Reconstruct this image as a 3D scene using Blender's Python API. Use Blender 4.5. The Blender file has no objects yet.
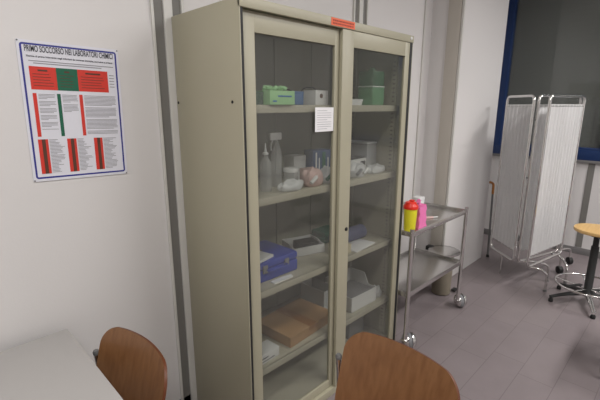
import bpy, bmesh, math, random
from mathutils import Vector, Matrix
random.seed(7)
PI = math.pi
S = bpy.context.scene
COL = S.collection
H = 1.62

# ------------------------------------------------------------------ materials
def mat(name, col, rough=.5, metal=0, noise=0, nscale=8, bump=0, bscale=60, emit=None, es=1, trans=0, spec=.5, coat=0):
    m = bpy.data.materials.new(name); m.use_nodes = True
    nt = m.node_tree; b = nt.nodes['Principled BSDF']
    b.inputs['Base Color'].default_value = (*col, 1)
    b.inputs['Roughness'].default_value = rough
    b.inputs['Metallic'].default_value = metal
    b.inputs['Specular IOR Level'].default_value = spec
    b.inputs['Coat Weight'].default_value = coat
    if trans: b.inputs['Transmission Weight'].default_value = trans
    if emit:
        b.inputs['Emission Color'].default_value = (*emit, 1); b.inputs['Emission Strength'].default_value = es
    if noise or bump:
        tc = nt.nodes.new('ShaderNodeTexCoord')
    if noise:
        n = nt.nodes.new('ShaderNodeTexNoise'); n.inputs['Scale'].default_value = nscale; n.inputs['Detail'].default_value = 4
        nt.links.new(tc.outputs['Object'], n.inputs['Vector'])
        mx = nt.nodes.new('ShaderNodeMix'); mx.data_type = 'RGBA'
        mx.inputs[6].default_value = (*[c*(1-noise) for c in col], 1); mx.inputs[7].default_value = (*[min(1, c*(1+noise)) for c in col], 1)
        nt.links.new(n.outputs['Fac'], mx.inputs[0]); nt.links.new(mx.outputs[2], b.inputs['Base Color'])
    if bump:
        n2 = nt.nodes.new('ShaderNodeTexNoise'); n2.inputs['Scale'].default_value = bscale
        nt.links.new(tc.outputs['Object'], n2.inputs['Vector'])
        bp = nt.nodes.new('ShaderNodeBump'); bp.inputs['Strength'].default_value = bump; bp.inputs['Distance'].default_value = .01
        nt.links.new(n2.outputs['Fac'], bp.inputs['Height']); nt.links.new(bp.outputs['Normal'], b.inputs['Normal'])
    return m

def lin(r, g, b):
    f = lambda c: (c/255/12.92 if c/255 <= .04045 else ((c/255+.055)/1.055)**2.4)
    return (f(r), f(g), f(b))

def glass_mat(name, tint=(.9, .93, .9), refl=.06, dust=.03):
    m = bpy.data.materials.new(name); m.use_nodes = True
    nt = m.node_tree; nt.nodes.clear()
    o = nt.nodes.new('ShaderNodeOutputMaterial'); t = nt.nodes.new('ShaderNodeBsdfTransparent'); g = nt.nodes.new('ShaderNodeBsdfGlossy')
    t.inputs[0].default_value = (*tint, 1); g.inputs['Roughness'].default_value = .03
    lw = nt.nodes.new('ShaderNodeLayerWeight'); lw.inputs[0].default_value = .5
    pw = nt.nodes.new('ShaderNodeMath'); pw.operation = 'POWER'; pw.inputs[1].default_value = 5
    ad = nt.nodes.new('ShaderNodeMath'); ad.operation = 'MULTIPLY_ADD'; ad.inputs[1].default_value = .8; ad.inputs[2].default_value = refl/2
    nt.links.new(lw.outputs['Facing'], pw.inputs[0]); nt.links.new(pw.outputs[0], ad.inputs[0])
    df = nt.nodes.new('ShaderNodeBsdfDiffuse'); df.inputs[0].default_value = (.6, .6, .56, 1)
    tc = nt.nodes.new('ShaderNodeTexCoord'); nz = nt.nodes.new('ShaderNodeTexNoise'); nz.inputs['Scale'].default_value = 3
    mr = nt.nodes.new('ShaderNodeMapRange'); mr.inputs[3].default_value = dust*.6; mr.inputs[4].default_value = dust*1.4
    nt.links.new(tc.outputs['Object'], nz.inputs['Vector']); nt.links.new(nz.outputs['Fac'], mr.inputs[0])
    m1 = nt.nodes.new('ShaderNodeMixShader'); nt.links.new(mr.outputs[0], m1.inputs[0]); nt.links.new(t.outputs[0], m1.inputs[1]); nt.links.new(df.outputs[0], m1.inputs[2])
    mx = nt.nodes.new('ShaderNodeMixShader')
    nt.links.new(ad.outputs[0], mx.inputs[0]); nt.links.new(m1.outputs[0], mx.inputs[1]); nt.links.new(g.outputs[0], mx.inputs[2])
    nt.links.new(mx.outputs[0], o.inputs[0])
    return m

def clear_plastic(name, col, alpha=.45, rough=.25):
    m = mat(name, col, rough)
    m.node_tree.nodes['Principled BSDF'].inputs['Alpha'].default_value = alpha
    return m

def wood_mat(name, c1, c2, scale=(3, 60, 3), rough=.4, coat=.2):
    m = mat(name, c1, rough, coat=coat); nt = m.node_tree; b = nt.nodes['Principled BSDF']
    tc = nt.nodes.new('ShaderNodeTexCoord'); mp = nt.nodes.new('ShaderNodeMapping'); mp.inputs['Scale'].default_value = scale
    n = nt.nodes.new('ShaderNodeTexNoise'); n.inputs['Scale'].default_value = 1.0; n.inputs['Detail'].default_value = 6; n.inputs['Distortion'].default_value = .3
    r = nt.nodes.new('ShaderNodeValToRGB'); r.color_ramp.elements[0].position = .3; r.color_ramp.elements[1].position = .7
    r.color_ramp.elements[0].color = (*c1, 1); r.color_ramp.elements[1].color = (*c2, 1)
    nt.links.new(tc.outputs['Object'], mp.inputs[0]); nt.links.new(mp.outputs[0], n.inputs['Vector'])
    nt.links.new(n.outputs['Fac'], r.inputs[0]); nt.links.new(r.outputs[0], b.inputs['Base Color'])
    return m

def floor_mat():
    m = mat('vinyl_tile', (.2, .2, .2), .34, spec=.4); nt = m.node_tree; b = nt.nodes['Principled BSDF']
    tc = nt.nodes.new('ShaderNodeTexCoord'); mp = nt.nodes.new('ShaderNodeMapping'); mp.inputs['Location'].default_value = (.25, .005, 0)
    br = nt.nodes.new('ShaderNodeTexBrick'); br.offset = .23; br.offset_frequency = 2
    c = lin(136, 126, 128); c2 = lin(140, 130, 131); mo = lin(118, 108, 110)
    br.inputs['Color1'].default_value = (*c, 1); br.inputs['Color2'].default_value = (*c2, 1); br.inputs['Mortar'].default_value = (*mo, 1)
    br.inputs['Scale'].default_value = 1; br.inputs['Brick Width'].default_value = .57; br.inputs['Row Height'].default_value = .19
    br.inputs['Mortar Size'].default_value = .0022; br.inputs['Mortar Smooth'].default_value = .3; br.inputs['Bias'].default_value = 0
    nt.links.new(tc.outputs['Object'], mp.inputs[0]); nt.links.new(mp.outputs[0], br.inputs['Vector'])
    n = nt.nodes.new('ShaderNodeTexNoise'); n.inputs['Scale'].default_value = 5; n.inputs['Detail'].default_value = 8
    nt.links.new(tc.outputs['Object'], n.inputs['Vector'])
    mx = nt.nodes.new('ShaderNodeMix'); mx.data_type = 'RGBA'; mx.blend_type = 'MULTIPLY'; mx.inputs[0].default_value = .25
    nt.links.new(br.outputs['Color'], mx.inputs[6]); nt.links.new(n.outputs['Fac'], mx.inputs[7])
    nt.links.new(mx.outputs[2], b.inputs['Base Color'])
    nt.links.new(n.outputs['Fac'], b.inputs['Roughness']) if False else None
    return m

def pleat_mat(name, col):
    m = mat(name, col, .85, bump=.15, bscale=200)
    b = m.node_tree.nodes['Principled BSDF']; b.inputs['Sheen Weight'].default_value = .2
    return m

M = dict(
    wall=mat('white_laminate_wall', lin(214, 211, 210), .55, noise=.02, nscale=1.5, bump=.03, bscale=120),
    groove=mat('wall_joint_grey', lin(118, 116, 112), .6, noise=.03),
    ridge=mat('wall_joint_light', lin(205, 203, 198), .4),
    beige=mat('pillar_side_beige', lin(186, 180, 171), .6, noise=.03),
    ceil=mat('ceiling_white', (.75, .74, .72), .8, noise=.02),
    floor=floor_mat(),
    base=mat('baseboard_grey', lin(120, 118, 118), .5, noise=.03),
    cab=mat('cabinet_enamel', lin(164, 159, 138), .42, noise=.02, nscale=3),
    cabin=mat('cabinet_inside', lin(150, 149, 134), .5, noise=.03),
    shelf=mat('shelf_enamel', lin(182, 177, 160), .45, noise=.02),
    black=mat('black_rubber', (.012, .012, .012), .6, noise=.1),
    hole=mat('dark_hole', (.01, .01, .01), .8, noise=.1),
    glass=glass_mat('cabinet_glass', (.86, .865, .85), .07, .045),
    wglass=glass_mat('window_glass', (.93, .94, .94), .06, .02),
    orange=mat('orange_sticker', lin(226, 96, 52), .5, noise=.06, nscale=60),
    darkred=mat('sticker_ink', lin(140, 40, 20), .6, noise=.05),
    paper=mat('paper', (.8, .79, .8), .7, noise=.02),
    ink=mat('grey_ink', (.28, .28, .30), .8, noise=.1),
    blackink=mat('black_ink', (.03, .03, .04), .7, noise=.1),
    red=mat('red_print', lin(205, 52, 38), .5, noise=.05),
    darkred2=mat('brown_print', lin(84, 50, 36), .5, noise=.08),
    green=mat('green_print', lin(8, 92, 66), .5, noise=.05),
    blue=mat('blue_border', lin(44, 48, 135), .5, noise=.04),
    poster=mat('poster_board', (.70, .70, .76), .35, noise=.01),
    desk=mat('desk_laminate', lin(168, 165, 163), .45, noise=.015, nscale=30),
    deskedge=mat('desk_edge_grey', lin(104, 98, 92), .5, noise=.03),
    steelgrey=mat('painted_steel_grey', lin(110, 110, 110), .4, noise=.03),
    ply=wood_mat('beech_plywood', lin(120, 80, 48), lin(138, 97, 62), (50, 50, 2.2)),
    seatwood=wood_mat('pale_beech', lin(205, 165, 105), lin(222, 184, 125), (4, 40, 4)),
    plyedge=mat('ply_edge', lin(95, 50, 24), .45, noise=.1, nscale=40),
    cane=wood_mat('cane_wood', lin(150, 90, 30), lin(190, 125, 50), (20, 20, 20)),
    chrome=mat('chrome', (.72, .71, .70), .14, 1, noise=.03, nscale=20),
    steel=mat('brushed_steel', (.66, .65, .64), .25, 1, noise=.05, nscale=40),
    bluef=mat('window_blue', lin(21, 48, 94), .4, noise=.04),
    alu=mat('aluminium_trim', (.7, .7, .68), .35, .6, noise=.02),
    shutter=mat('shutter_grey', lin(112, 114, 110), .6, noise=.05),
    curtain=pleat_mat('white_curtain', (.88, .87, .87)),
    yellow=mat('yellow_plastic', lin(235, 225, 50), .35, noise=.03),
    redp=mat('red_plastic', lin(225, 45, 28), .35, noise=.03),
    pink=mat('pink_plastic', lin(232, 120, 178), .45, noise=.12, nscale=60),
    whitep=mat('white_plastic', (.72, .72, .72), .4, noise=.03),
    creamp=mat('cream_plastic', lin(205, 195, 165), .45, noise=.03),
    lgreen=mat('light_green_card', lin(158, 208, 150), .5, noise=.06, nscale=30),
    dgreen=mat('dark_green_card', lin(42, 76, 56), .5, noise=.05),
    mblue=mat('mid_blue_card', lin(52, 98, 150), .5, noise=.05),
    case=mat('blue_case_plastic', lin(52, 70, 168), .35, noise=.04),
    navy=mat('navy_cloth', lin(66, 72, 110), .8, noise=.1, nscale=30, bump=.3),
    card=mat('brown_cardboard', lin(172, 134, 92), .7, noise=.05, nscale=15),
    tape=mat('cardboard_tape', lin(152, 104, 58), .4, noise=.05),
    greyp=mat('grey_plastic', lin(125, 125, 128), .5, noise=.05),
    teal=mat('teal_cloth', lin(30, 100, 78), .8, noise=.1),
    pinkp=mat('pink_paper', lin(205, 176, 170), .6, noise=.1),
    darkblue=mat('dark_blue_card', lin(48, 76, 120), .5, noise=.08),
    frost=clear_plastic('frosted_plastic', (.70, .71, .71), .3),
    clearp=clear_plastic('clear_plastic_box', (.75, .77, .78), .4),
    bagp=clear_plastic('plastic_bag_film', (.78, .79, .8), .7, .3),
    gplast=clear_plastic('green_tinted_plastic', lin(130, 195, 145), .5),
    gdark=clear_plastic('dark_green_plastic', lin(60, 130, 88), .45),
    binbody=mat('bin_enamel', lin(128, 120, 106), .5, noise=.04),
    faint=mat('faint_ink', lin(150, 148, 155), .7, noise=.04),
    lamp=mat('lamp_diffuser', (.9, .9, .88), .5, emit=(1, .96, .9), es=4),
)

# ------------------------------------------------------------------ mesh builder
class MB:
    def __init__(s): s.bm = bmesh.new(); s.mats = []
    def mi(s, m):
        if m is None: return 0
        if m not in s.mats: s.mats.append(m)
        return s.mats.index(m)
    def _set(s, faces, m):
        i = s.mi(m)
        for f in faces: f.material_index = i
    def box(s, x0, x1, y0, y1, z0, z1, bev=0, m=None, mx=None):
        r = bmesh.ops.create_cube(s.bm, size=1); vs = r['verts']
        T = Matrix.Translation(((x0+x1)/2, (y0+y1)/2, (z0+z1)/2)) @ Matrix.Diagonal((abs(x1-x0), abs(y1-y0), abs(z1-z0), 1))
        if mx is not None: T = mx @ T
        bmesh.ops.transform(s.bm, matrix=T, verts=vs)
        fs = {f for v in vs for f in v.link_faces}
        s._set(fs, m)
        if bev:
            es = {e for v in vs for e in v.link_edges}
            bmesh.ops.bevel(s.bm, geom=list(es), offset=bev, segments=2, profile=.6, affect='EDGES')
        return s
    def tube(s, pts, r, seg=10, closed=False, m=None, rs=None, flat=1):
        P = [Vector(p) for p in pts]; n = len(P); rings = []
        up = None
        for i in range(n):
            if closed: t = (P[(i+1) % n]-P[i-1]).normalized()
            else: t = ((P[i+1] if i < n-1 else P[i]) - (P[i-1] if i else P[i])).normalized()
            if up is None:
                up = Vector((0, 0, 1)) if abs(t.z) < .9 else Vector((1, 0, 0))
            a = t.cross(up).normalized(); b = a.cross(t).normalized(); up = b
            rr = rs[i] if rs else r
            rings.append([s.bm.verts.new(P[i]+a*math.cos(2*PI*k/seg)*rr+b*math.sin(2*PI*k/seg)*rr*flat) for k in range(seg)])
        fs = []
        for i in range(n if closed else n-1):
            A, B = rings[i], rings[(i+1) % n]
            for k in range(seg): fs.append(s.bm.faces.new((A[k], A[(k+1) % seg], B[(k+1) % seg], B[k])))
        if not closed: fs.append(s.bm.faces.new(rings[0][::-1])); fs.append(s.bm.faces.new(rings[-1]))
        s._set(fs, m); return s
    def lathe(s, prof, c=(0, 0, 0), seg=24, m=None, mx=None):
        rings = []; C = Vector(c)
        for r, z in prof:
            ring = []
            for k in range(seg):
                v = Vector((r*math.cos(2*PI*k/seg), r*math.sin(2*PI*k/seg), z))
                if mx is not None: v = mx @ v
                ring.append(s.bm.verts.new(C+v))
            rings.append(ring)
        fs = []
        for A, B in zip(rings, rings[1:]):
            for k in range(seg): fs.append(s.bm.faces.new((A[k], A[(k+1) % seg], B[(k+1) % seg], B[k])))
        fs.append(s.bm.faces.new(rings[0][::-1])); fs.append(s.bm.faces.new(rings[-1]))
        s._set(fs, m); return s
    def quad(s, pts, m=None):
        f = s.bm.faces.new([s.bm.verts.new(p) for p in pts]); s._set([f], m); return s
    def prism(s, poly, axis, a0, a1, m=None):
        # poly: 2D points in the plane normal to axis; extruded from a0 to a1
        def P(u, v, a): return {'x': (a, u, v), 'y': (u, a, v), 'z': (u, v, a)}[axis]
        A = [s.bm.verts.new(P(u, v, a0)) for u, v in poly]; B = [s.bm.verts.new(P(u, v, a1)) for u, v in poly]
        n = len(poly); fs = [s.bm.faces.new(A[::-1]), s.bm.faces.new(B)]
        for i in range(n): fs.append(s.bm.faces.new((A[i], A[(i+1) % n], B[(i+1) % n], B[i])))
        s._set(fs, m); return s
    def build(s, name, m=None, parent=None, smooth=True, loc=None, rz=0):
        bmesh.ops.recalc_face_normals(s.bm, faces=s.bm.faces[:])
        me = bpy.data.meshes.new(name); s.bm.to_mesh(me); s.bm.free()
        if s.mats:
            for q in s.mats: me.materials.append(q)
        else: me.materials.append(m)
        if smooth:
            me.polygons.foreach_set('use_smooth', [True]*len(me.polygons))
            try: me.set_sharp_from_angle(angle=math.radians(38))
            except Exception: pass
        o = bpy.data.objects.new(name, me); COL.objects.link(o)
        if parent: o.parent = parent
        if loc: o.location = loc
        o.rotation_euler[2] = rz
        return o

def rounded(x0, x1, y0, y1, r, n=6):
    out = []
    for cx, cy, a in ((x1-r, y1-r, 0), (x0+r, y1-r, 90), (x0+r, y0+r, 180), (x1-r, y0+r, 270)):
        for i in range(n+1):
            t = math.radians(a+90*i/n); out.append((cx+r*math.cos(t), cy+r*math.sin(t)))
    return out
def fillet(pts, r, n=6, closed=False):
    P = [Vector(p) for p in pts]; out = []; N = len(P)
    for i in range(N):
        if not closed and i in (0, N-1): out.append(P[i]); continue
        a = P[i-1]-P[i]; b = P[(i+1) % N]-P[i]
        d = min(r, a.length*.49, b.length*.49); A = P[i]+a.normalized()*d; B = P[i]+b.normalized()*d
        for k in range(n+1):
            t = k/n; out.append(A*(1-t)**2+P[i]*2*t*(1-t)+B*t*t)
    return out

def tag(o, label, cat, group=None):
    o['label'] = label; o['category'] = cat
    if group: o['group'] = group
    return o
def thing(name, loc, label, cat, group=None, rz=0):
    o = bpy.data.objects.new(name, None); o.empty_display_size = .1; COL.objects.link(o)
    o.location = loc; o.rotation_euler[2] = rz
    return tag(o, label, cat, group)
def struct(mb, name, m, **k):
    o = mb.build(name, m, **k); o['kind'] = 'structure'; return o
def relabel(o, l): o['label'] = l; return o

# ------------------------------------------------------------------ room shell
XW, YL, YR, XF, ZC = 5.18, 1.77, -2.6, -1.9, 3.05
struct(MB().box(XF-.1, XW+.35, YR-.1, YL+.4, -.1, 0), 'floor', M['floor'])
struct(MB().box(XF-.1, XW+.35, YR-.1, YL+.4, ZC, ZC+.1), 'ceiling', M['ceil'])
struct(MB().box(XF-.1, 3.35, YL, YL+.1, 0, ZC), 'wall_left', M['wall'])
struct(MB().box(XF-.1, XF, YR, YL, 0, ZC), 'wall_rear', M['wall'])
struct(MB().box(XF-.1, XW+.1, YR-.1, YR, 0, ZC), 'wall_right', M['wall'])
struct(MB().box(4.0, XW, 1.92, 2.02, 0, ZC), 'wall_recess', M['wall'])
# pillar: light face, beige side strip near its front corner
PX0, PX1, PY = 3.34, 4.30, 1.5
p = MB()
p.box(PX0, PX1, PY, 2.02, 0, ZC, m=M['wall'])
struct(p, 'wall_pillar', M['wall'], smooth=False)
struct(MB().box(PX0-.012, PX0, PY+.015, PY+.125, 0, ZC, .002), 'trim_1', M['beige'])
struct(MB().box(PX0-.010, PX0+.012, PY-.006, PY+.012, 0, ZC, .002), 'trim_2', M['ridge'])
# window wall with opening
WZ0, WZ1, WY0, WY1 = 1.05, 2.96, -1.9, 1.85
w = MB()
w.box(XW, XW+.12, YR, 2.02, 0, WZ0); w.box(XW, XW+.12, YR, 2.02, WZ1, ZC)
w.box(XW, XW+.12, WY1, 2.02, WZ0, WZ1); w.box(XW, XW+.12, YR, WY0, WZ0, WZ1)
struct(w, 'wall_window_side', M['wall'], smooth=False)
# wall joint profiles on the left wall
def joint(n, x, y=YL):
    t = MB()
    t.box(x, x+.012, y-.014, y, 0, ZC, .002, m=M['ridge']); t.box(x+.012, x+.058, y-.003, y, 0, ZC, m=M['groove'])
    t.box(x+.058, x+.10, y-.014, y, 0, ZC, .003, m=M['ridge']); t.box(x+.10, x+.145, y-.003, y, 0, ZC, m=M['groove']); t.box(x+.145, x+.157, y-.014, y, 0, ZC, .002, m=M['ridge'])
    return struct(t, 'trim_%d' % n, M['ridge'], smooth=False)
joint(3, .842); joint(4, 2.255)
struct(MB().box(3.20, 3.215, YL-.012, YL, 0, ZC, .003), 'trim_5', M['ridge'])
# window-wall joint strips
t = MB()
for y in (.78, -.42, -1.62): t.box(XW-.006, XW, y-.03, y+.03, .08, WZ0-.03, m=M['groove'])
struct(t, 'trim_6', M['groove'])
struct(MB().box(XW-.008, XW, 1.865, 1.90, .08, ZC, .002), 'trim_7', M['alu'])
struct(MB().box(XW-.012, XW, YR, 1.92, 0, .075, .003), 'baseboard_window_side', M['base'])
struct(MB().box(XF, PX0-.013, YL-.003, YL, 0, .06), 'baseboard_left', M['base'])

# window
wf = MB()
fx0, fx1 = XW-.03, XW+.05
wf.box(fx0, fx1, WY0, WY1, WZ0-.0, WZ0+.11, .006); wf.box(fx0, fx1, WY0, WY1, WZ1-.1, WZ1, .006)
for a, b in ((WY1-.13, WY1), (.60, .735), (-.66, -.53), (WY0, WY0+.12)): wf.box(fx0, fx1, a, b, WZ0+.1, WZ1-.09, .006)
win = struct(wf, 'window_1', M['bluef'])
ws = MB()
for a, b in ((.735, WY1-.13), (-.53, .60), (WY0+.12, -.66)): ws.box(XW-.012, XW-.004, a, b, WZ0+.108, WZ0+.135, .002)
ws.build('inner_sash', M['bluef'], win)
wg = MB()
for a, b in ((.735, WY1-.13), (-.53, .60), (WY0+.12, -.66)): wg.box(XW+.012, XW+.018, a-.01, b+.01, WZ0+.1, WZ1-.09)
wg.build('pane', M['wglass'], win, smooth=False)
sh = MB(); k = 0; z = WZ0-.02
while z < WZ1:
    sh.prism([(XW+.0706, z), (XW+.070, z+.012), (XW+.070, z+.038), (XW+.0706, z+.05), (XW+.085, z+.05), (XW+.085, z)], 'y', WY0-.05, WY1+.05); z += .05
so = sh.build('roller_shutter', M['shutter'], win); so['label'] = 'closed grey roller shutter behind the panes'
MB().box(XW-.035, XW, WY0-.03, WY1+.02, WZ0-.03, WZ0, .004).build('window_sill', M['base'], win)

# ------------------------------------------------------------------ ceiling lights
def ceiling_light(x, y, label, e):
    t = thing('ceiling_light', (x, y, ZC), label, 'ceiling light', 'fluorescent ceiling lights')
    MB().box(-.62, .62, -.16, .16, -.07, 0, .005).build('housing', M['whitep'], t)
    MB().box(-.60, .60, -.14, .14, -.078, -.069, .002).build('diffuser', M['lamp'], t)
    L = bpy.data.lights.new('tube_light', 'AREA'); L.shape = 'RECTANGLE'; L.size = 1.2; L.size_y = .28; L.energy = e; L.color = (1, .985, .965)
    o = bpy.data.objects.new('tube_light', L); COL.objects.link(o); o.parent = t; o.location = (0, 0, -.085)
ceiling_light(-.3, .15, 'white fluorescent ceiling light over the desk', 26)
ceiling_light(2.3, -.9, 'white fluorescent ceiling light across the room from the cabinet', 34)
ceiling_light(4.3, -.9, 'white fluorescent ceiling light nearest the window', 40)

# ------------------------------------------------------------------ cabinet
CX, CY, CW, CD, CH = .93, 1.25, 1.226, .50, 2.0
cab = thing('glass_door_cabinet', (CX, CY, 0), 'tall beige metal cabinet with two sliding glass doors against the wall', 'cabinet')
sp = MB().box(0, .004, 0, CD, .0, CH, .001)
a = sp.build('side_panel', M['cab'], cab)
for y, z in ((.062, CH-.372), (.485, CH-.372)):
    MB().lathe([(.006, 0), (.006, .003)], (-.0025, y, z), 12, mx=Matrix.Rotation(PI/2, 4, 'Y')).build('screw_hole', M['hole'], a)
MB().box(CW-.004, CW, 0, CD, .0, CH, .001).build('side_panel', M['cab'], cab)
MB().box(.014, CW-.014, CD-.012, CD, .0, CH, 0).build('back_panel', M['cabin'], cab)
s_ = MB()
for x in (.30, .60, .90): s_.box(x-.008, x+.008, CD-.02, CD-.0121, .1, CH-.03, .002)
s_.build('back_seam', M['cabin'], cab)
MB().box(.0045, CW-.0045, .013, CD-.012, CH-.014, CH, .001).build('top_panel', M['cab'], cab)
MB().box(.0, CW, -.004, .012, CH-.036, CH+.002, .003).build('top_rail', M['cab'], cab)
MB().box(.014, CW-.014, .004, CD-.012, 0, .045, .002).build('base_panel', M['cab'], cab)
MB().box(.014, CW-.014, .05, CD-.012, .046, .082, .002).build('bottom_shelf', M['shelf'], cab)
for x0, x1, y0 in ((.0045, .0165, .002), (CW-.029, CW-.0045, .0005)):
    MB().box(x0, x1, y0, y0+.04, .046, CH-.037, 0).build('door_seal', M['black'], cab)
for x0, x1 in ((.0145, .022), (CW-.022, CW-.0145)):
    u = MB()
    for y in (.10, .40):
        u.box(x0, x1, y-.02, y+.02, .09, CH-.04)
    up = u.build('slotted_upright', M['cab'], cab)
    xx = x1-.0004 if x0 < .5 else x0-.0006
    for y in (.10, .40):
        u2 = MB()
        for i in range(70): u2.box(xx, xx+.001, y-.008, y+.008, .14+i*.025, .146+i*.025)
        u2.build('slot_row', M['deskedge'], up, smooth=False)
ZS = [1.618, 1.221, .785, .382]
for z in ZS:
    s = MB(); x0, x1 = .034, CW-.034
    s.box(x0, x1, .055, CD-.014, z-.006, z, .001); s.box(x0, x1, .05, .062, z-.034, z, .002); s.box(x0, x1, CD-.03, CD-.02, z-.03, z-.006)
    s.build('shelf', M['shelf'], cab)
def door(x0, x1, y, w, w2):
    d = MB(); z0, z1 = .046, CH-.037
    d.box(x0, x0+w, y, y+.018, z0, z1, .002); d.box(x1-w2, x1, y, y+.018, z0, z1, .002)
    d.box(x0+w-.001, x1-w2+.001, y, y+.018, z0, z0+.048, .002); d.box(x0+w-.001, x1-w2+.001, y, y+.018, z1-.075, z1, .002)
    D = d.build('sliding_door', M['cab'], cab)
    MB().box(x0+w-.004, x1-w2+.004, y+.008, y+.012, z0+.044, z1-.071).build('glass_pane', M['glass'], D, smooth=False)
    return D
d1 = door(.031, .625, .022, .055, .06); d2 = door(.594, CW-.030, .001, .086, .046)
lk = MB().lathe([(.010, 0), (.010, .004), (.007, .006)], (.657, .001, .978), 16, mx=Matrix.Rotation(PI/2, 4, 'X'))
lk.build('lock', M['black'], d2)
MB().lathe([(.009, 0), (.009, .003), (.006, .005)], (CW-.03, -.004, CH-.014), 16, mx=Matrix.Rotation(PI/2, 4, 'X')).build('white_plug', M['whitep'], cab)
# orange sticker on the rail
st = MB().box(0, .172, -.0006, 0, 0, .032, m=M['orange'])
for r_ in range(2):
    x = .012
    while x < .155:
        w_ = random.uniform(.004, .012); st.box(x, x+w_, -.0009, -.0006, .006+r_*.012, .013+r_*.012, m=M['darkred']); x += w_+.003
so = st.build('sticker', M['orange'], None, smooth=False, loc=(CX+.503, CY-.0045, CH-.033))
tag(so, 'orange label strip stuck on the top rail of the beige cabinet', 'sticker')
# notice taped on left pane
nt_ = MB().box(0, .130, -.0006, 0, 0, .112, m=M['paper'])
for i in range(9):
    w_ = .1 if i % 4 else .07; nt_.box(.014, .014+w_, -.0009, -.0006, .096-i*.0105, .0978-i*.0105, m=M['faint'])
no = nt_.build('paper_notice', M['paper'], None, smooth=False, loc=(CX+.430, CY+.0212, 1.495))
tag(no, 'white printed notice taped on the left glass door of the cabinet', 'notice')

# ------------------------------------------------------------------ cabinet contents
Z1, Z2, Z3, Z4 = [z+.0005 for z in ZS]
def carton(name, x, y, z, sx, sy, sz, m, label, cat, rz=0, lid=None, deco=None, group=None):
    t = thing(name, (x, y, z), label, cat, group, rz)
    MB().box(-sx/2, sx/2, -sy/2, sy/2, 0, sz, .003).build('body', m, t)
    MB().box(-sx/2-.001, sx/2+.001, -sy/2-.001, sy/2+.001, sz*.82, sz+.001, .002).build('lid', lid or m, t)
    if deco: deco(t, sx, sy, sz)
    return t
def bars(t, sx, sy, sz, m, rows=((.2, .8, .5, .6),), name='print'):
    b = MB()
    for a, c, z0, z1 in rows: b.box(-sx/2+a*sx, -sx/2+c*sx, -sy/2-.0022, -sy/2-.0011, z0*sz, z1*sz)
    b.build(name, m, t, smooth=False)
# shelf 1
carton('carton', 1.05, 1.38, Z1, .085, .12, .052, M['dgreen'], 'dark green carton at the left end of the top shelf', 'carton')
g = thing('glove_box', (1.172, 1.335, Z1), 'light green glove box on the top shelf of the cabinet', 'box')
MB().box(-.072, .072, -.05, .05, 0, .058, .003).build('body', M['lgreen'], g)
bars(g, .144, .1, .058, M['mblue'], ((.3, .85, .56, .66), (.1, .25, .2, .3)))
tt = MB(); pts = [(-.06+.12*i/14, .01*math.sin(i*1.7), .062+.012*abs(math.sin(i*1.1))) for i in range(15)]
tt.tube(pts, .009, 6); tt.build('glove_tuft', M['lgreen'], g)
carton('carton', 1.288, 1.36, Z1, .072, .10, .058, M['mblue'], 'mid blue carton right of the light green box', 'carton')
wbx = thing('first_aid_tin', (1.46, 1.36, Z1), 'small white box with a round red emblem behind the taped notice', 'box')
MB().box(-.045, .045, -.04, .04, 0, .068, .003).build('body', M['whitep'], wbx)
MB().lathe([(.011, 0), (.011, .001)], (-.005, -.0401, .042), 16, mx=Matrix.Rotation(PI/2, 4, 'X')).build('emblem', M['darkred2'], wbx)
cb = MB(); cp = fillet([(1.27, 1.42, Z1+.003), (1.30, 1.43, Z1+.07), (1.38, 1.45, Z1+.072), (1.44, 1.46, Z1+.035), (1.47, 1.46, Z1+.085), (1.56, 1.45, Z1+.09), (1.60, 1.45, Z1+.004)], .04)
o = cb.tube([Vector(p)-Vector((1.27, 1.42, Z1)) for p in cp], .0028, 6).build('cable', M['black'], loc=(1.27, 1.42, Z1)); tag(o, 'thin black cable looping behind boxes on the top shelf', 'cable')
ds = MB().prism([(-.055, 0), (.045, 0), (.06, .03), (-.07, .03)], 'y', -.05, .05, m=M['whitep'])
ds.prism([(-.06, .0302), (.052, .0302), (.05, .031), (-.058, .031)], 'y', -.044, .044, m=M['greyp'])
o = ds.build('tray', M['whitep'], loc=(1.72, 1.36, Z1), smooth=False); tag(o, 'small white tray on the right half of the top shelf', 'tray')
gc = thing('canister', (1.935, 1.37, Z1), 'tall translucent green canister on the top shelf', 'canister')
MB().box(-.058, .058, -.05, .05, 0, .10, .008).build('body', M['gplast'], gc)
MB().box(-.056, .056, -.048, .048, .101, .185, .008).build('upper_section', M['gdark'], gc)
MB().box(-.060, .060, -.052, .052, .098, .104, .002).build('rim', M['whitep'], gc)
MB().lathe([(.018, .186), (.018, .20), (.012, .205)], seg=16).build('cap', M['gdark'], gc)
# shelf 2
def spray(x, y, label, tall, trigger):
    t = thing('spray_bottle', (x, y, Z2), label, 'bottle', 'bottles on the second shelf')
    pr = [(.024, 0), (.027, .006), (.027, tall*.62), (.022, tall*.7), (.012, tall*.78), (.012, tall*.84)]
    MB().lathe(pr).build('body', M['frost'], t)
    if trigger:
        MB().box(-.045, .028, -.012, .012, tall*.84, tall*.97, .005).build('spray_head', M['whitep'], t)
        MB().tube(fillet([(-.02, 0, tall*.84), (-.036, 0, tall*.76), (-.032, 0, tall*.66)], .02), .004, 6).build('trigger', M['whitep'], t)
    else:
        MB().lathe([(.014, tall*.84), (.014, tall*.88), (.006, tall*.90), (.002, tall*1.1)], seg=16).build('nozzle', M['whitep'], t)
    return t
spray(1.175, 1.41, 'tall white wash bottle with pointed nozzle on the second shelf', .205, False)
spray(1.285, 1.46, 'translucent trigger spray bottle beside the wash bottle', .275, True)
j = thing('jar', (1.355, 1.43, Z2), 'squat white jar beside the spray bottle', 'jar')
MB().lathe([(.034, 0), (.038, .005), (.038, .065), (.034, .07)]).build('body', M['frost'], j)
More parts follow.
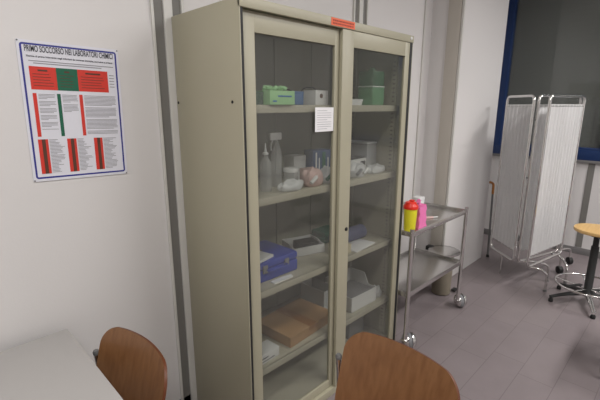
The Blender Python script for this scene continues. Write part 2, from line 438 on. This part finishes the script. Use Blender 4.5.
MB().lathe([(.039, .0705), (.039, .088), (.036, .09)]).build('lid', M['whitep'], j)
carton('carton', 1.50, 1.55, Z2, .09, .08, .13, M['whitep'], 'white upright carton at the back of the second shelf', 'carton')
carton('carton', 1.475, 1.42, Z2, .075, .06, .075, M['pinkp'], 'pale pink carton in front of the white upright carton', 'carton')
bb = carton('carton', 1.63, 1.50, Z2, .125, .08, .155, M['darkblue'], 'dark blue striped carton in the middle of the second shelf', 'carton', rz=-.15)
q = MB()
for i, (a, c, mm) in enumerate(((.12, .2, 'whitep'), (.30, .36, 'whitep'), (.50, .68, 'green'), (.80, .86, 'whitep'))): q.box(-.0625+a*.125, -.0625+c*.125, -.0425, -.0412, .02, .145-.03*(i % 2), m=M[mm])
q.build('print', M['whitep'], bb, smooth=False)
carton('carton', 1.725, 1.44, Z2, .065, .08, .12, M['whitep'], 'white carton right of the dark blue striped carton', 'carton')
def bag(x, y, z, sx, sy, sz, label, m, seed, spots=()):
    rnd = random.Random(seed); b = bmesh.new(); bmesh.ops.create_icosphere(b, subdivisions=3, radius=1)
    for v in b.verts:
        n = 1+.16*math.sin(5*v.co.x+seed)*math.cos(6*v.co.y)+rnd.uniform(-.06, .06)
        v.co = Vector((v.co.x*sx/2*n, v.co.y*sy/2*n, max(0, (v.co.z*.62+.40))*sz*n))
    B = MB(); B.bm.free(); B.bm = b
    t = thing('plastic_bag', (x, y, z), label, 'bag', 'bags on the second shelf')
    B.build('film', m, t)
    for i, (dx, mm) in enumerate(spots):
        MB().tube([(dx-.02, -sy*.50, sz*.30), (dx, -sy*.50, sz*.45), (dx+.022, -sy*.46, sz*.6)], .010, 8).build('packet', M[mm], t)
    return t
bag(1.27, 1.34, Z2, .15, .07, .05, 'crumpled white plastic bag at the front left of the second shelf', M['bagp'], 3)
bag(1.425, 1.345, Z2, .12, .075, .085, 'plastic bag with pinkish packets at the front of the second shelf', M['pinkp'], 8, ((-.03, 'whitep'),))
bag(1.552, 1.355, Z2, .125, .075, .08, 'plastic bag with green and white packets beside the pinkish one', M['bagp'], 5, ((-.03, 'green'), (.02, 'whitep'), (.045, 'teal')))
pb = thing('instrument_box', (1.895, 1.475, Z2), 'white box with a dark open top on the right side of the second shelf', 'box', rz=.1)
MB().box(-.09, .09, -.06, .06, 0, .085, .004).build('body', M['whitep'], pb)
MB().box(-.082, .082, -.052, .052, .0855, .094, .003).build('dark_top', M['black'], pb)
MB().box(.02, .075, -.0615, -.0602, .045, .07).build('front_mark', M['black'], pb)
bag(1.80, 1.35, Z2, .15, .075, .075, 'clear plastic bag in front of the white box with dark top', M['bagp'], 11, ((-.03, 'greyp'), (.03, 'whitep')))
bag(1.99, 1.36, Z2, .16, .08, .05, 'low clear plastic bag at the right end of the second shelf', M['bagp'], 13, ())
stb = thing('storage_box', (2.065, 1.565, Z2), 'clear storage box against the right side of the second shelf', 'box', rz=-PI/2)
q = MB(); q.box(-.14, .125, -.05, -.047, 0, .165); q.box(-.14, .125, .047, .05, 0, .165); q.box(-.14, -.137, -.047, .047, 0, .165); q.box(.122, .125, -.047, .047, 0, .165); q.box(-.137, .122, -.047, .047, 0, .003)
q.build('shell', M['clearp'], stb, smooth=False)
MB().box(-.142, .127, -.052, .052, .1655, .175, .003).build('lid', M['whitep'], stb)
MB().box(-.13, .11, -.04, .04, .075, .12, .004).build('blue_contents', M['mblue'], stb)
MB().box(-.13, .11, -.04, .04, .005, .07, .004).build('white_contents', M['whitep'], stb)
# shelf 3
bc = thing('carrying_case', (1.185, 1.44, Z3), 'blue plastic carrying case on the third shelf', 'case', rz=.0)
MB().box(-.16, .16, -.13, .13, 0, .062, .012).build('bottom_shell', M['case'], bc)
MB().box(-.16, .16, -.13, .13, .064, .104, .014).build('lid', M['case'], bc)
for x in (-.06, .08):
    MB().box(x-.014, x+.014, -.135, -.1285, .045, .085, .002).build('latch', M['greyp'], bc)
MB().tube(fillet([(-.05, -.13, .06), (-.05, -.155, .06), (.07, -.155, .06), (.07, -.13, .06)], .015), .005, 8).build('handle', M['case'], bc)
o = MB().box(-.07, .07, -.045, .045, 0, .014, .003).build('paper_packet', M['whitep'], loc=(1.12, 1.42, Z3+.1045), rz=.2); tag(o, 'white packet lying on top of the blue case', 'packet')
o = MB().box(-.07, .07, -.05, .05, 0, .012, .002).build('booklet', M['greyp'], loc=(1.13, 1.53, Z3+.1045), rz=-.1); tag(o, 'grey booklet lying at the back of the blue case', 'booklet')
o = MB().prism([(-.10, -.03), (.10, -.03), (.12, .01), (.02, .025), (-.1, .02)], 'z', 0, .006).build('paper_sheet', M['paper'], loc=(1.165, 1.275+.06, Z3), smooth=False)
o.location = (1.12, 1.335, Z3); o.scale = (.6, .6, 1)
o.location = (1.20, 1.333, Z3)
bc.location.y = 1.50; o.location.y = 1.337
tag(o, 'white paper lying in front of the blue case', 'paper')
def open_bin(name, loc, sx, sy, h0, h1, m, label, cat, rz=0, wall=.004):
    t = thing(name, loc, label, cat, rz=rz); b = MB()
    b.box(-sx/2, sx/2, -sy/2, sy/2, 0, .004)
    b.box(-sx/2, sx/2, -sy/2, -sy/2+wall, 0, h0); b.box(-sx/2, sx/2, sy/2-wall, sy/2, 0, h1)
    for x in (-sx/2, sx/2-wall): b.prism([(-sy/2, 0), (sy/2, 0), (sy/2, h1), (-sy/2+sy*.45, h1), (-sy/2+sy*.30, h0), (-sy/2, h0)], 'x', x, x+wall)
    b.build('shell', m, t, smooth=False); return t
tr = open_bin('storage_tray', (1.565, 1.55, Z3), .20, .16, .05, .06, M['whitep'], 'white open tray with black items on the third shelf', 'tray', rz=-.28)
MB().box(-.05, .08, -.055, .04, .005, .062, .012).build('black_contents', M['black'], tr)
cl = MB().box(-.11, .11, -.07, .07, 0, .035, .012); cl.box(-.10, .06, -.06, .06, .036, .065, .012)
o = cl.build('folded_cloth', M['teal'], loc=(1.85, 1.60, Z3)); tag(o, 'folded dark green cloth at the back of the third shelf', 'cloth')
db = carton('carton', 1.685, 1.37, Z3, .10, .09, .055, M['creamp'], 'cream carton under tangled leads on the third shelf', 'carton')
ld = MB(); rnd = random.Random(4)
pp = [(rnd.uniform(-.045, .045), rnd.uniform(-.04, .04), .008+.012*(i % 3)) for i in range(16)]
for i in range(len(pp)-1): pass
ld.tube(fillet(pp, .03, 4), .004, 6)
o = ld.build('coiled_leads', M['greyp'], loc=(1.685, 1.37, Z3+.0565)); tag(o, 'tangled grey leads lying on the cream carton', 'cable')
ro = MB().tube(fillet([(-.13, 0, .045), (-.12, 0, .045), (.12, 0, .045), (.13, 0, .045)], .01), .045, 20)
o = ro.build('rolled_cloth', M['navy'], loc=(1.875, 1.46, Z3), rz=-.05); tag(o, 'rolled navy cloth on the right side of the third shelf', 'cloth')
o = MB().box(-.11, .11, -.06, .06, 0, .005, .001).build('paper_sheet', M['paper'], loc=(1.86, 1.345, Z3), rz=.1); o.location = (1.86, 1.372, Z3)
tag(o, 'white paper lying in front of the rolled navy cloth', 'paper')
# shelf 4
kb = thing('cardboard_box', (1.425, 1.47, Z4), 'flat brown cardboard box on the fourth shelf', 'box', rz=.07)
MB().box(-.18, .18, -.125, .125, 0, .045, .002).build('body', M['card'], kb)
MB().box(-.185, .185, -.13, .13, .046, .064, .002).build('lid', M['card'], kb)
MB().box(-.03, .03, -.1315, .1315, .040, .0655, .001).build('tape', M['tape'], kb)
wl = thing('carton', (1.09, 1.375, Z4), 'white labelled carton at the front left of the fourth shelf', 'carton', rz=.05)
MB().box(-.085, .085, -.045, .045, 0, .05, .003).build('body', M['whitep'], wl)
bars(wl, .17, .09, .05, M['ink'], ((.1, .55, .55, .7), (.1, .8, .25, .35)))
fb = thing('bottle', (1.065, 1.52, Z4), 'frosted plastic bottle behind the white labelled carton', 'bottle')
MB().lathe([(.038, 0), (.042, .006), (.042, .13), (.02, .16), (.02, .17)]).build('body', M['frost'], fb)
MB().lathe([(.022, .171), (.022, .195), (.019, .197)], seg=18).build('cap', M['whitep'], fb)
fb2 = thing('bottle', (1.165, 1.56, Z4), 'grey cloudy bottle between the frosted bottle and the cardboard box', 'bottle')
MB().lathe([(.032, 0), (.036, .006), (.036, .11), (.016, .135), (.016, .145)]).build('body', M['clearp'], fb2)
MB().lathe([(.018, .146), (.018, .165), (.015, .167)], seg=18).build('cap', M['greyp'], fb2)
cbx = open_bin('storage_tub', (1.70, 1.55, Z4), .11, .20, .14, .14, M['clearp'], 'clear plastic tub behind the middle of the fourth shelf', 'tub')
wb = open_bin('carton', (1.895, 1.44, Z4), .25, .22, .095, .165, M['whitep'], 'open white carton with cut-down front on the fourth shelf', 'carton', rz=-.03)
MB().box(-.12, .12, -.09, .09, .006, .085, .01).build('grey_contents', M['greyp'], wb)
MB().box(-.05, -.02, -.112, -.1105, .01, .085).build('torn_flap', M['darkred2'], wb) if False else None
bag(2.06, 1.36, Z4, .07, .07, .07, 'white plastic bag beside the open white carton', M['bagp'], 17)
o = [x for x in bpy.data.objects if x.get('label') == 'white plastic bag beside the open white carton'][0]; del o['group']; o.location.x = 2.068
# bottom
o = MB().prism([(-.09, 0), (.09, 0), (.07, .15), (-.06, .17)], 'y', -.06, .06).build('paper_sack', M['greyp'], loc=(2.0, 1.52, .083), smooth=False); tag(o, 'grey paper sack standing on the cabinet floor', 'sack')

# ------------------------------------------------------------------ poster
PW, PH = .354, .516
po = thing('poster', (.5-PW/2-.001, YL-.0005, 1.330), 'Italian first aid poster with blue border on the white wall', 'poster')
po.rotation_euler = (0, math.radians(1.1), 0)
def pc(u, v): return (u*PW, (1-v)*PH)
b = MB(); b.prism(rounded(0, PW, 0, PH, .004), 'y', -.004, 0); b.build('board', M['poster'], po, smooth=False)
fr = MB()
def ringf(mb, x0, x1, z0, z1, r, w, y0, y1, m=None):
    A = rounded(x0, x1, z0, z1, r); B = rounded(x0+w, x1-w, z0+w, z1-w, max(.001, r-w)); n = len(A)
    for yy in (y0,):
        VA = [mb.bm.verts.new((a, yy, c)) for a, c in A]; VB = [mb.bm.verts.new((a, yy, c)) for a, c in B]
        for i in range(n): mb.bm.faces.new((VA[i], VA[(i+1) % n], VB[(i+1) % n], VB[i]))
ringf(fr, .009, PW-.009, .010, PH-.010, .010, .0065, -.0045, -.004)
fr.build('blue_border', M['blue'], po, smooth=False)
pr = MB()
def blk(u0, u1, v0, v1, m, y=-.0048): 
    x0, z1 = pc(u0, v0); x1, z0 = pc(u1, v1); pr.quad([(x0, y, z0), (x1, y, z0), (x1, y, z1), (x0, y, z1)], M[m])
blk(.085, .33, .175, .335, 'red'); blk(.33, .54, .175, .335, 'green'); blk(.54, .86, .175, .335, 'red')
for a, c in ((.11, .30), (.36, .51), (.57, .83)):
    blk(a+.05, c-.05, .195, .207, 'darkred2', -.0052)
    for i in range(5): blk(a, c-random.uniform(0, .06), .225+i*.02, .229+i*.02, 'darkred2', -.0052)
blk(.09, .93, .135, .141, 'ink'); blk(.13, .80, .15, .156, 'ink')
for i in range(5): blk(.875, .93, .2+i*.022, .206+i*.022, 'ink')
blk(.09, .125, .36, .67, 'red'); blk(.315, .35, .36, .67, 'green'); blk(.535, .57, .36, .67, 'red')
for a, c, st_, n in ((.14, .30, 5, 26), (.365, .52, 7, 14), (.585, .93, 9, 30)):
    for i in range(n):
        if i % st_ == st_-1: continue
        blk(a, c-(random.uniform(.03, .1) if i % st_ == st_-2 else random.uniform(0, .012)), .365+i*.01, .3688+i*.01, 'ink')
for a in (.085, .365, .645):
    blk(a, a+.095, .69, .945, 'red'); blk(a+.035, a+.07, .69, .945, 'darkred2', -.0052)
    for i in range(24): blk(a+.105, a+.105+random.uniform(.06, .15), .693+i*.0105, .697+i*.0105, 'ink')
pr.build('print', M['ink'], po, smooth=False)
def text(s, size, x, z, m, parent, name, width=None, bold=0, y=-.0052):
    c = bpy.data.curves.new(name, 'FONT'); c.body = s; c.size = size; c.offset = bold; c.align_x = 'CENTER'
    o = bpy.data.objects.new(name, c); COL.objects.link(o)
    dg = bpy.context.evaluated_depsgraph_get(); me = bpy.data.meshes.new_from_object(o.evaluated_get(dg))
    bpy.data.objects.remove(o); me.materials.clear(); me.materials.append(m)
    xs = [v.co.x for v in me.vertices]; w = max(xs)-min(xs); k = (width/w) if width else 1
    for v in me.vertices: v.co = Vector((v.co.x*k+x, y, v.co.y+z))
    q = bpy.data.objects.new(name, me); COL.objects.link(q); q.parent = parent; return q
text('PRIMO SOCCORSO NEI LABORATORI CHIMICI', .030, PW*.5, PH*.925, M['blackink'], po, 'title', width=PW*.87, bold=.0005)
text('Norme di primo intervento negli infortuni da sostanze chimiche, corrosive e irritanti', .009, PW*.5, PH*.888, M['blackink'], po, 'subtitle', width=PW*.85, bold=.0002)
for x, z in ((.004, .004), (PW-.004, .004), (.004, PH-.004), (PW-.004, PH-.004)): MB().lathe([(.0028, 0), (.0028, .002)], (x, -.004, z), 10, mx=Matrix.Rotation(PI/2, 4, 'X')).build('pin', M['steelgrey'], po)

# ------------------------------------------------------------------ desk
dk = thing('desk', (0, 0, 0), 'pale laminate desk against the white wall under the poster', 'desk')
DX0, DX1, DY0, DY1, DZ = -1.25, .349, .92, 1.715, .72
MB().box(DX0, DX1, DY0, DY1, DZ-.004, DZ, .0015).build('desktop', M['desk'], dk)
MB().box(DX0+.001, DX1-.001, DY0+.001, DY1-.001, DZ-.030, DZ-.0041, .001).build('desktop_edge', M['deskedge'], dk)
for x in (DX0+.05, DX1-.04):
    for y in (DY0+.05, DY1-.04):
        MB().box(x-.018, x+.018, y-.018, y+.018, 0, DZ-.031, .003).build('leg', M['steelgrey'], dk)
fr = MB(); fr.box(DX0+.07, DX1-.06, DY1-.05, DY1-.03, DZ-.08, DZ-.031, .002); fr.box(DX0+.07, DX1-.06, DY0+.04, DY0+.06, DZ-.08, DZ-.031, .002)
for x in (DX0+.05, DX1-.04): fr.box(x-.01, x+.01, DY0+.07, DY1-.06, DZ-.08, DZ-.031, .002)
fr.build('apron', M['steelgrey'], dk)

# ------------------------------------------------------------------ plywood chairs (face -X)
def ply_shell(fn, nu, nv, th, m, me_):
    b = MB(); b.mi(m); b.mi(me_)
    P = [[Vector(fn(-1+2*i/nu, j/nv)) for i in range(nu+1)] for j in range(nv+1)]
    def N(i, j):
        a = P[j][min(i+1, nu)]-P[j][max(i-1, 0)]; c = P[min(j+1, nv)][i]-P[max(j-1, 0)][i]
        return a.cross(c).normalized()
    F = [[b.bm.verts.new(P[j][i]+N(i, j)*th/2) for i in range(nu+1)] for j in range(nv+1)]
    K = [[b.bm.verts.new(P[j][i]-N(i, j)*th/2) for i in range(nu+1)] for j in range(nv+1)]
    for G in (F, K):
        for j in range(nv):
            for i in range(nu): b.bm.faces.new((G[j][i], G[j][i+1], G[j+1][i+1], G[j+1][i]))
    edge = [(i, 0) for i in range(nu)]+[(nu, j) for j in range(nv)]+[(i, nv) for i in range(nu, 0, -1)]+[(0, j) for j in range(nv, 0, -1)]
    for (i, j), (k, l) in zip(edge, edge[1:]+edge[:1]):
        f = b.bm.faces.new((F[j][i], F[l][k], K[l][k], K[j][i])); f.material_index = 1
    return b
def backfn(u, v):
    v = 1-(1-v)**1.8
    zz = .475+.315*v
    def inset(d, R): return 0 if d >= R else R-math.sqrt(max(0, R*R-(R-d)**2))
    hw = .222 - inset((1-v)*.318, .075) - inset(v*.318, .05)
    y = u*hw
    crown = .006*(1-(y/.2)**2)*v
    lean = .168+.060*v+.02*v*v
    return (lean - .036*(y/.2)**2, y, zz+crown)
def seatfn(u, v):
    x = -.22+.42*v
    def inset(d, R): return 0 if d >= R else R-math.sqrt(max(0, R*R-(R-d)**2))
    hw = .205-inset(v*.42, .06)-inset((1-v)*.42, .05)
    y = u*hw
    z = .455+.012*(abs(y)/.2)**2 - .03*max(0, .25-v)/.25*max(0, .25-v)/.25 + .03*max(0, v-.8)/.2*max(0, v-.8)/.2
    return (x, y, z)
def chair(loc, label, rz=0):
    t = thing('plywood_chair', loc, label, 'chair', 'plywood chairs', rz)
    ply_shell(backfn, 26, 26, .010, M['ply'], M['plyedge']).build('backrest', None, t)
    ply_shell(seatfn, 20, 20, .010, M['ply'], M['plyedge']).build('seat', None, t)
    for s in (-1, 1):
        y = s*.165
        MB().tube(fillet([(-.20, y, .434), (-.21, s*.185, .2), (-.225, s*.20, .012)], .02), .011, 12).build('leg', M['chrome'], t)
        MB().tube([(.19, y, .434), (.235, s*.20, .012)], .011, 12).build('leg', M['chrome'], t)
        up = MB().tube(fillet([(.16, y, .427), (.170, s*.228, .47), (.172, s*.236, .60), (.166, s*.236, .672)], .04), .0105, 12).build('back_upright', M['chrome'], t)
        MB().lathe([(.0115, 0), (.0125, .006), (.0125, .012), (.009, .018)], (.166, s*.236, .671), 14).build('end_cap', M['steelgrey'], up)
        MB().box(.172, .186, s*.21-.018, s*.21+.018, .575, .605, .003).build('bracket', M['chrome'], up)
        MB().tube([(-.20, y, .436), (.19, y, .436)], .010, 10).build('side_rail', M['chrome'], t)
        for x in (-.225, .235): MB().lathe([(.015, 0), (.016, .004), (.014, .022)], (x, s*.20, 0), 14).build('rubber_foot', M['black'], t)
    MB().tube([(-.19, -.16, .427), (-.19, .16, .427)], .009, 10).build('cross_rail', M['chrome'], t)
    MB().tube([(.17, -.16, .427), (.17, .16, .427)], .009, 10).build('cross_rail', M['chrome'], t)
    return t
ch = chair((.875, .605, 0), 'brown plywood chair in the foreground before the cabinet doors', 0)
def dup(o, parent=None):
    c = o.copy(); COL.objects.link(c)
    if parent: c.parent = parent
    for k in [x for x in bpy.data.objects if x.parent == o]: dup(k, c)
    return c
c2 = dup(ch); c2.location = (.25, 1.275, 0); c2.rotation_euler[2] = 0.09
relabel(c2, 'brown plywood chair tucked against the right side of the pale desk')

# ------------------------------------------------------------------ sled-base chair at the right edge
sl = thing('sled_chair', (3.0, -.04, 0), 'chrome sled-base chair cut off by the right edge of the photo', 'chair', rz=-PI/2)
for s in (-1, 1):
    y = s*.24
    MB().tube(fillet([(-.22, y, .46), (-.24, y, .012), (.24, y, .012), (.22, y, .46)], .07, 8), .0115, 12).build('sled_leg', M['chrome'], sl)
    MB().tube(fillet([(.20, y, .44), (.26, y, .60), (.30, y, .86)], .05), .0115, 12).build('back_upright', M['chrome'], sl)
MB().tube([(-.21, -.24, .44), (-.21, .24, .44)], .010, 10).build('cross_rail', M['chrome'], sl)
MB().box(-.23, .20, -.225, .225, .455, .505, .018).build('seat', M['black'], sl)
MB().box(.255, .29, -.225, .225, .60, .88, .014, mx=Matrix.Rotation(.05, 4, 'Y')).build('backrest', M['black'], sl)

# ------------------------------------------------------------------ trolley
TX0, TX1, TY0, TY1 = 2.245, 2.985, 1.185, 1.60
TX0 = 2.172
tl = thing('instrument_trolley', (TX0, TY0, 0), 'two-tier stainless steel trolley on casters right of the cabinet', 'trolley')
tw, td = TX1-TX0, TY1-TY0
for z in (.83, .415):
    s = MB(); s.box(.0, tw, 0, td, z-.012, z-.006, .001)
    lip = 0.022
    s.box(0, tw, -.003, .003, z-.022, z+lip*.5, .001); s.box(0, tw, td-.003, td+.003, z-.022, z+lip*.5, .001)
    s.box(-.003, .003, 0, td, z-.022, z+lip*.5, .001); s.box(tw-.003, tw+.003, 0, td, z-.022, z+lip*.5, .001)
    s.build('shelf_tray', M['steel'], tl)
rl = MB().tube(fillet([(.0, td, .86), (tw, td, .86)], .02), .006, 8); rl.build('back_rail', M['chrome'], tl)
for x in (0, tw):
    for y in (0, td):
        lg = MB().tube([(x, y, .118), (x, y, .862)], .014, 12).build('leg', M['chrome'], tl)
        cx = x+.03 if x else x+.03
        cas = MB(); cas.lathe([(.014, .088), (.014, .12)], (x, y, 0), 12)
        cas.box(x-.016, x+.055, y-.024, y+.024, .080, .090, .002)
        co = cas.build('caster', M['chrome'], tl)
        MB().lathe([(.030, -.013), (.051, -.012), (.053, 0), (.051, .012), (.030, .013)], (x+.056, y, .054), 24, mx=Matrix.Rotation(PI/4, 4, 'Z') @ Matrix.Rotation(PI/2, 4, 'X')).build('wheel', M['greyp'], co)
        for s in (-1, 1):
            MB().lathe([(.054, 0), (.052, .008), (.046, .018), (.036, .027), (.020, .034), (.003, .037)], (x+.056+s*.010, y-s*.010, .060), 24, mx=Matrix.Rotation(PI/4, 4, 'Z') @ Matrix.Rotation(s*PI/2, 4, 'X')).build('wheel_cover', M['steel'], co)
# things on trolley
shp = thing('sharps_container', (2.238, 1.243, .8245), 'yellow sharps container with red lid on the trolley', 'container', rz=.1)
b = MB(); b.lathe([(.032, 0), (.037, .012), (.043, .145), (.044, .15)], seg=24); b.build('body', M['yellow'], shp)
b = MB(); b.lathe([(.048, .1505), (.049, .163), (.046, .172), (.036, .182), (.034, .192), (.020, .197)]); b.build('lid', M['redp'], shp)
MB().box(.0, .028, -.014, .014, .1975, .204, .003).build('flap', M['redp'], shp)
pk = thing('waste_bag', (2.37, 1.255, .8245), 'pink plastic bag beside the yellow sharps container', 'bag')
b = bmesh.new(); bmesh.ops.create_cube(b, size=1); bmesh.ops.subdivide_edges(b, edges=b.edges[:], cuts=5, use_grid_fill=True)
for v in b.verts:
    z = v.co.z+.5; w = 1-.15*z
    v.co = Vector((v.co.x*.10*w+.005*math.sin(z*19), v.co.y*.07*w+.004*math.sin(z*23+v.co.x*9), z*.145+.008*math.sin(v.co.x*14)*(z > .9)))
B = MB(); B.bm.free(); B.bm = b; B.build('bag_body', M['pink'], pk)
MB().tube([(0, 0, .146), (.005, .003, .163), (-.012, 0, .176)], .012, 8, rs=[.014, .008, .016]).build('tied_neck', M['pink'], pk)
carton('carton', 2.66, 1.42, .8245, .08, .06, .13, M['whitep'], 'white carton beside the pink bag on the trolley', 'carton')
sy = thing('syringe', (2.62, 1.30, .8365), 'pink capped syringe lying on the trolley in front of the white carton', 'syringe', rz=-.5)
MB().tube([(-.05, 0, 0), (.05, 0, 0)], .008, 10).build('barrel', M['pinkp'], sy); MB().tube([(.0505, 0, 0), (.09, 0, 0)], .004, 8).build('plunger', M['whitep'], sy)
sy.location.z = .8327; sy.location.x = 2.58

# ------------------------------------------------------------------ pedal bin
pbn = thing('pedal_bin', (3.18, 1.42, 0), 'round beige-grey pedal bin with a flat grey lid behind the trolley', 'bin')
MB().lathe([(.07, 0), (.08, .01), (.085, .37), (.083, .375)], seg=32).build('body', M['binbody'], pbn)
MB().lathe([(.128, .382), (.132, .388), (.132, .396), (.12, .402), (.03, .406)], seg=32).build('lid', M['steel'], pbn)
MB().box(-.03, .03, .105, .16, .37, .405, .004).build('hinge', M['black'], pbn)
MB().box(.07, .13, -.10, -.06, .012, .028, .005).build('pedal', M['black'], pbn)

# ------------------------------------------------------------------ folding screen
A, B_, C_, D_ = Vector((4.10, 1.345, 0)), Vector((3.83, 1.045, 0)), Vector((3.765, .912, 0)), Vector((4.40, .795, 0))
D2 = D_+Vector((.03, .035, 0)); B2 = B_+Vector((.022, -.030, 0))
fs = thing('folding_screen', (4.0, 1.0, 0), 'three-panel white curtain privacy screen with chrome frame by the window', 'screen')
O = Vector((4.0, 1.0, 0))
def panel(P, Q, zb, zt):
    d = (Q-P); L = d.length; t = d.normalized(); n = Vector((-t.y, t.x, 0))
    def W(s, z, o=0): return P-O+t*s+n*o+Vector((0, 0, z))
    f = MB(); f.tube(fillet([W(0, zb), W(L, zb), W(L, zt), W(0, zt)], .045, 6, closed=True), .0125, 12, closed=True)
    F = f.build('frame', M['chrome'], fs)
    r_ = MB(); r_.tube([W(.01, zt-.085), W(L-.01, zt-.085)], .004, 8); r_.tube([W(.01, zb+.10), W(L-.01, zb+.10)], .004, 8); r_.build('curtain_rod', M['steel'], F)
    c = MB(); nu = 110; nv = 12; V = []
    ph = random.uniform(0, 6)
    for j in range(nv+1):
        z = zb+.100+(zt-.070-zb-.100)*j/nv; row = []
        for i in range(nu+1):
            s = .014+(L-.028)*i/nu
            am = .009*(1-.25*math.sin(PI*j/nv))
            row.append(c.bm.verts.new(W(s, z, am*math.sin(s*2*PI/.055+ph+.8*math.sin(s*23)+.15*math.sin(j*.8))+.0045)))
        V.append(row)
    for j in range(nv):
        for i in range(nu): c.bm.faces.new((V[j][i], V[j][i+1], V[j+1][i+1], V[j+1][i]))
    bmesh.ops.solidify(c.bm, geom=c.bm.faces[:], thickness=.0012)
    c.build('curtain', M['curtain'], fs)
    return W, t, n, L
W1 = panel(A, B_, .215, 1.70)
W2 = panel(B2, D2, .215, 1.70)
W3 = panel(C_, D_, .215, 1.70)
for z in (.45, 1.0, 1.5):
    for P_, Q_ in ((B_, B2), (D_, D2)):
        MB().tube([P_-O+Vector((0, 0, z)), Q_-O+Vector((0, 0, z))], .007, 8).build('hinge', M['steelgrey'], fs)
def foot(P, n, a, b, kind):
    P = P-O; n = n.normalized()
    for sgn, dd in ((1, a), (-1, b)):
        if dd is None: continue
        e = P+n*sgn*dd
        pts = fillet([P+Vector((0, 0, .205)), P+n*sgn*dd*.5+Vector((0, 0, .205)), e+Vector((0, 0, .165)), e+Vector((0, 0, .062 if kind == 'w' and sgn < 0 else .012))], .06, 6)
        lg = MB().tube(pts, .0105, 12).build('foot_arch', M['chrome'], fs)
        if kind == 'w' and sgn < 0:
            MB().lathe([(.022, -.022), (.036, -.018), (.039, 0), (.036, .018), (.022, .022)], (e.x, e.y, .0395), 20, mx=Matrix.Rotation(PI/4, 4, 'Z') @ Matrix.Rotation(PI/2, 4, 'X')).build('caster_wheel', M['black'], lg)
        else:
            MB().lathe([(.014, 0), (.015, .004), (.013, .02)], (e.x, e.y, 0), 14).build('rubber_foot', M['steelgrey'], lg)
n3 = Vector((-.18, -1, 0))
foot(C_+Vector((.05, -.01, 0)), Vector((.32, -1, 0)), .14, None, 'n')
foot(D_+Vector((-.06, .01, 0)), Vector((-.85, -.65, 0)), .20, None, 'n')
foot(D2+Vector((.0, .0, 0)), Vector((-1, .18, 0)), None, .33, 'w')
foot(D2+Vector((-.10, .02, 0)), Vector((-1, .9, 0)), None, .10, 'w')
lp = A*.45+B_*.55-O
MB().tube([lp+Vector((0, 0, .205)), lp+Vector((.012, .012, .01))], .007, 10).build('straight_leg', M['steel'], fs)
foot(B2+Vector((.03, 0, 0)), Vector((-1, .9, 0)), None, .30, 'n')

# ------------------------------------------------------------------ walking stick
cs = thing('walking_stick', (4.365, 1.455, 0), 'dark walking stick with curved wooden handle beside the white screen', 'walking stick')
MB().tube([(0, 0, .018), (.03, .03, .70)], .011, 10).build('shaft', M['steelgrey'], cs)
MB().tube(fillet([(.03, .03, .70), (.034, .034, .82), (.01, .10, .825), (.005, .11, .75)], .05), .013, 10).build('handle', M['cane'], cs)
MB().lathe([(.017, 0), (.017, .004), (.013, .03)], (0, 0, 0), 14).build('rubber_tip', M['black'], cs)

# ------------------------------------------------------------------ stool
sx, sy_ = 3.85, .465
stl = thing('swivel_stool', (sx, sy_, 0), 'swivel stool with round pale wooden seat and black five-leg base', 'stool')
MB().lathe([(.152, .622), (.164, .628), (.168, .640), (.164, .652), (.05, .655)], seg=40).build('seat', M['seatwood'], stl)
cm = MB(); cm.lathe([(.05, .590), (.06, .600), (.06, .621)]); cm.lathe([(.021, .50), (.021, .592)])
cm.build('seat_mount', M['black'], stl)
MB().lathe([(.045, .075), (.045, .11), (.030, .13), (.028, .50), (.026, .505)]).build('column', M['black'], stl)
for i in range(5):
    a = math.radians(56+72*i); ca, sa = math.cos(a), math.sin(a)
    lg = MB().tube([(.035*ca, .035*sa, .092), (.15*ca, .15*sa, .078), (.285*ca, .285*sa, .045)], .016, 10, rs=[.024, .019, .014], flat=.8).build('leg', M['black'] if i != 2 else M['steel'], stl)
    MB().lathe([(.016, 0), (.018, .004), (.018, .022), (.012, .034)], (.275*ca, .275*sa, 0), 14).build('glide', M['black'], lg)
rg = MB(); rg.tube([(.235*math.cos(2*PI*k/48), .235*math.sin(2*PI*k/48), .165) for k in range(48)], .0085, 10, closed=True)
R_ = rg.build('foot_ring', M['chrome'], stl)
sk = MB()
for i in range(5):
    a = math.radians(56+36+72*i); sk.tube([(.03*math.cos(a), .03*math.sin(a), .135), (.232*math.cos(a), .232*math.sin(a), .165)], .007, 8)
sk.build('ring_spokes', M['chrome'], R_)
for i, a in enumerate((150, )):
    a = math.radians(a); MB().box(.08, .225, -.014, .014, .176, .186, .003, mx=Matrix.Rotation(a, 4, 'Z')).build('foot_lever', M['black'], stl)

# ------------------------------------------------------------------ camera, world, colour
cam = bpy.data.cameras.new('camera'); co = bpy.data.objects.new('camera', cam); COL.objects.link(co)
cam.sensor_width = 36; cam.sensor_fit = 'HORIZONTAL'; cam.lens = 398.7/600*36; cam.clip_start = .02
pitch = math.radians(13.18)
co.location = (-.0174, -.0088, 1.6104); co.rotation_euler = (PI/2-pitch, 0, math.radians(45.02-90))
S.camera = co
wd = bpy.data.worlds.new('night'); S.world = wd; wd.use_nodes = True
wd.node_tree.nodes['Background'].inputs[0].default_value = (.01, .013, .02, 1)
wd.node_tree.nodes['Background'].inputs[1].default_value = .3
S.view_settings.view_transform = 'Standard'; S.view_settings.look = 'None'; S.view_settings.gamma = 1
S.view_settings.use_curve_mapping = False; S.view_settings.exposure = .55
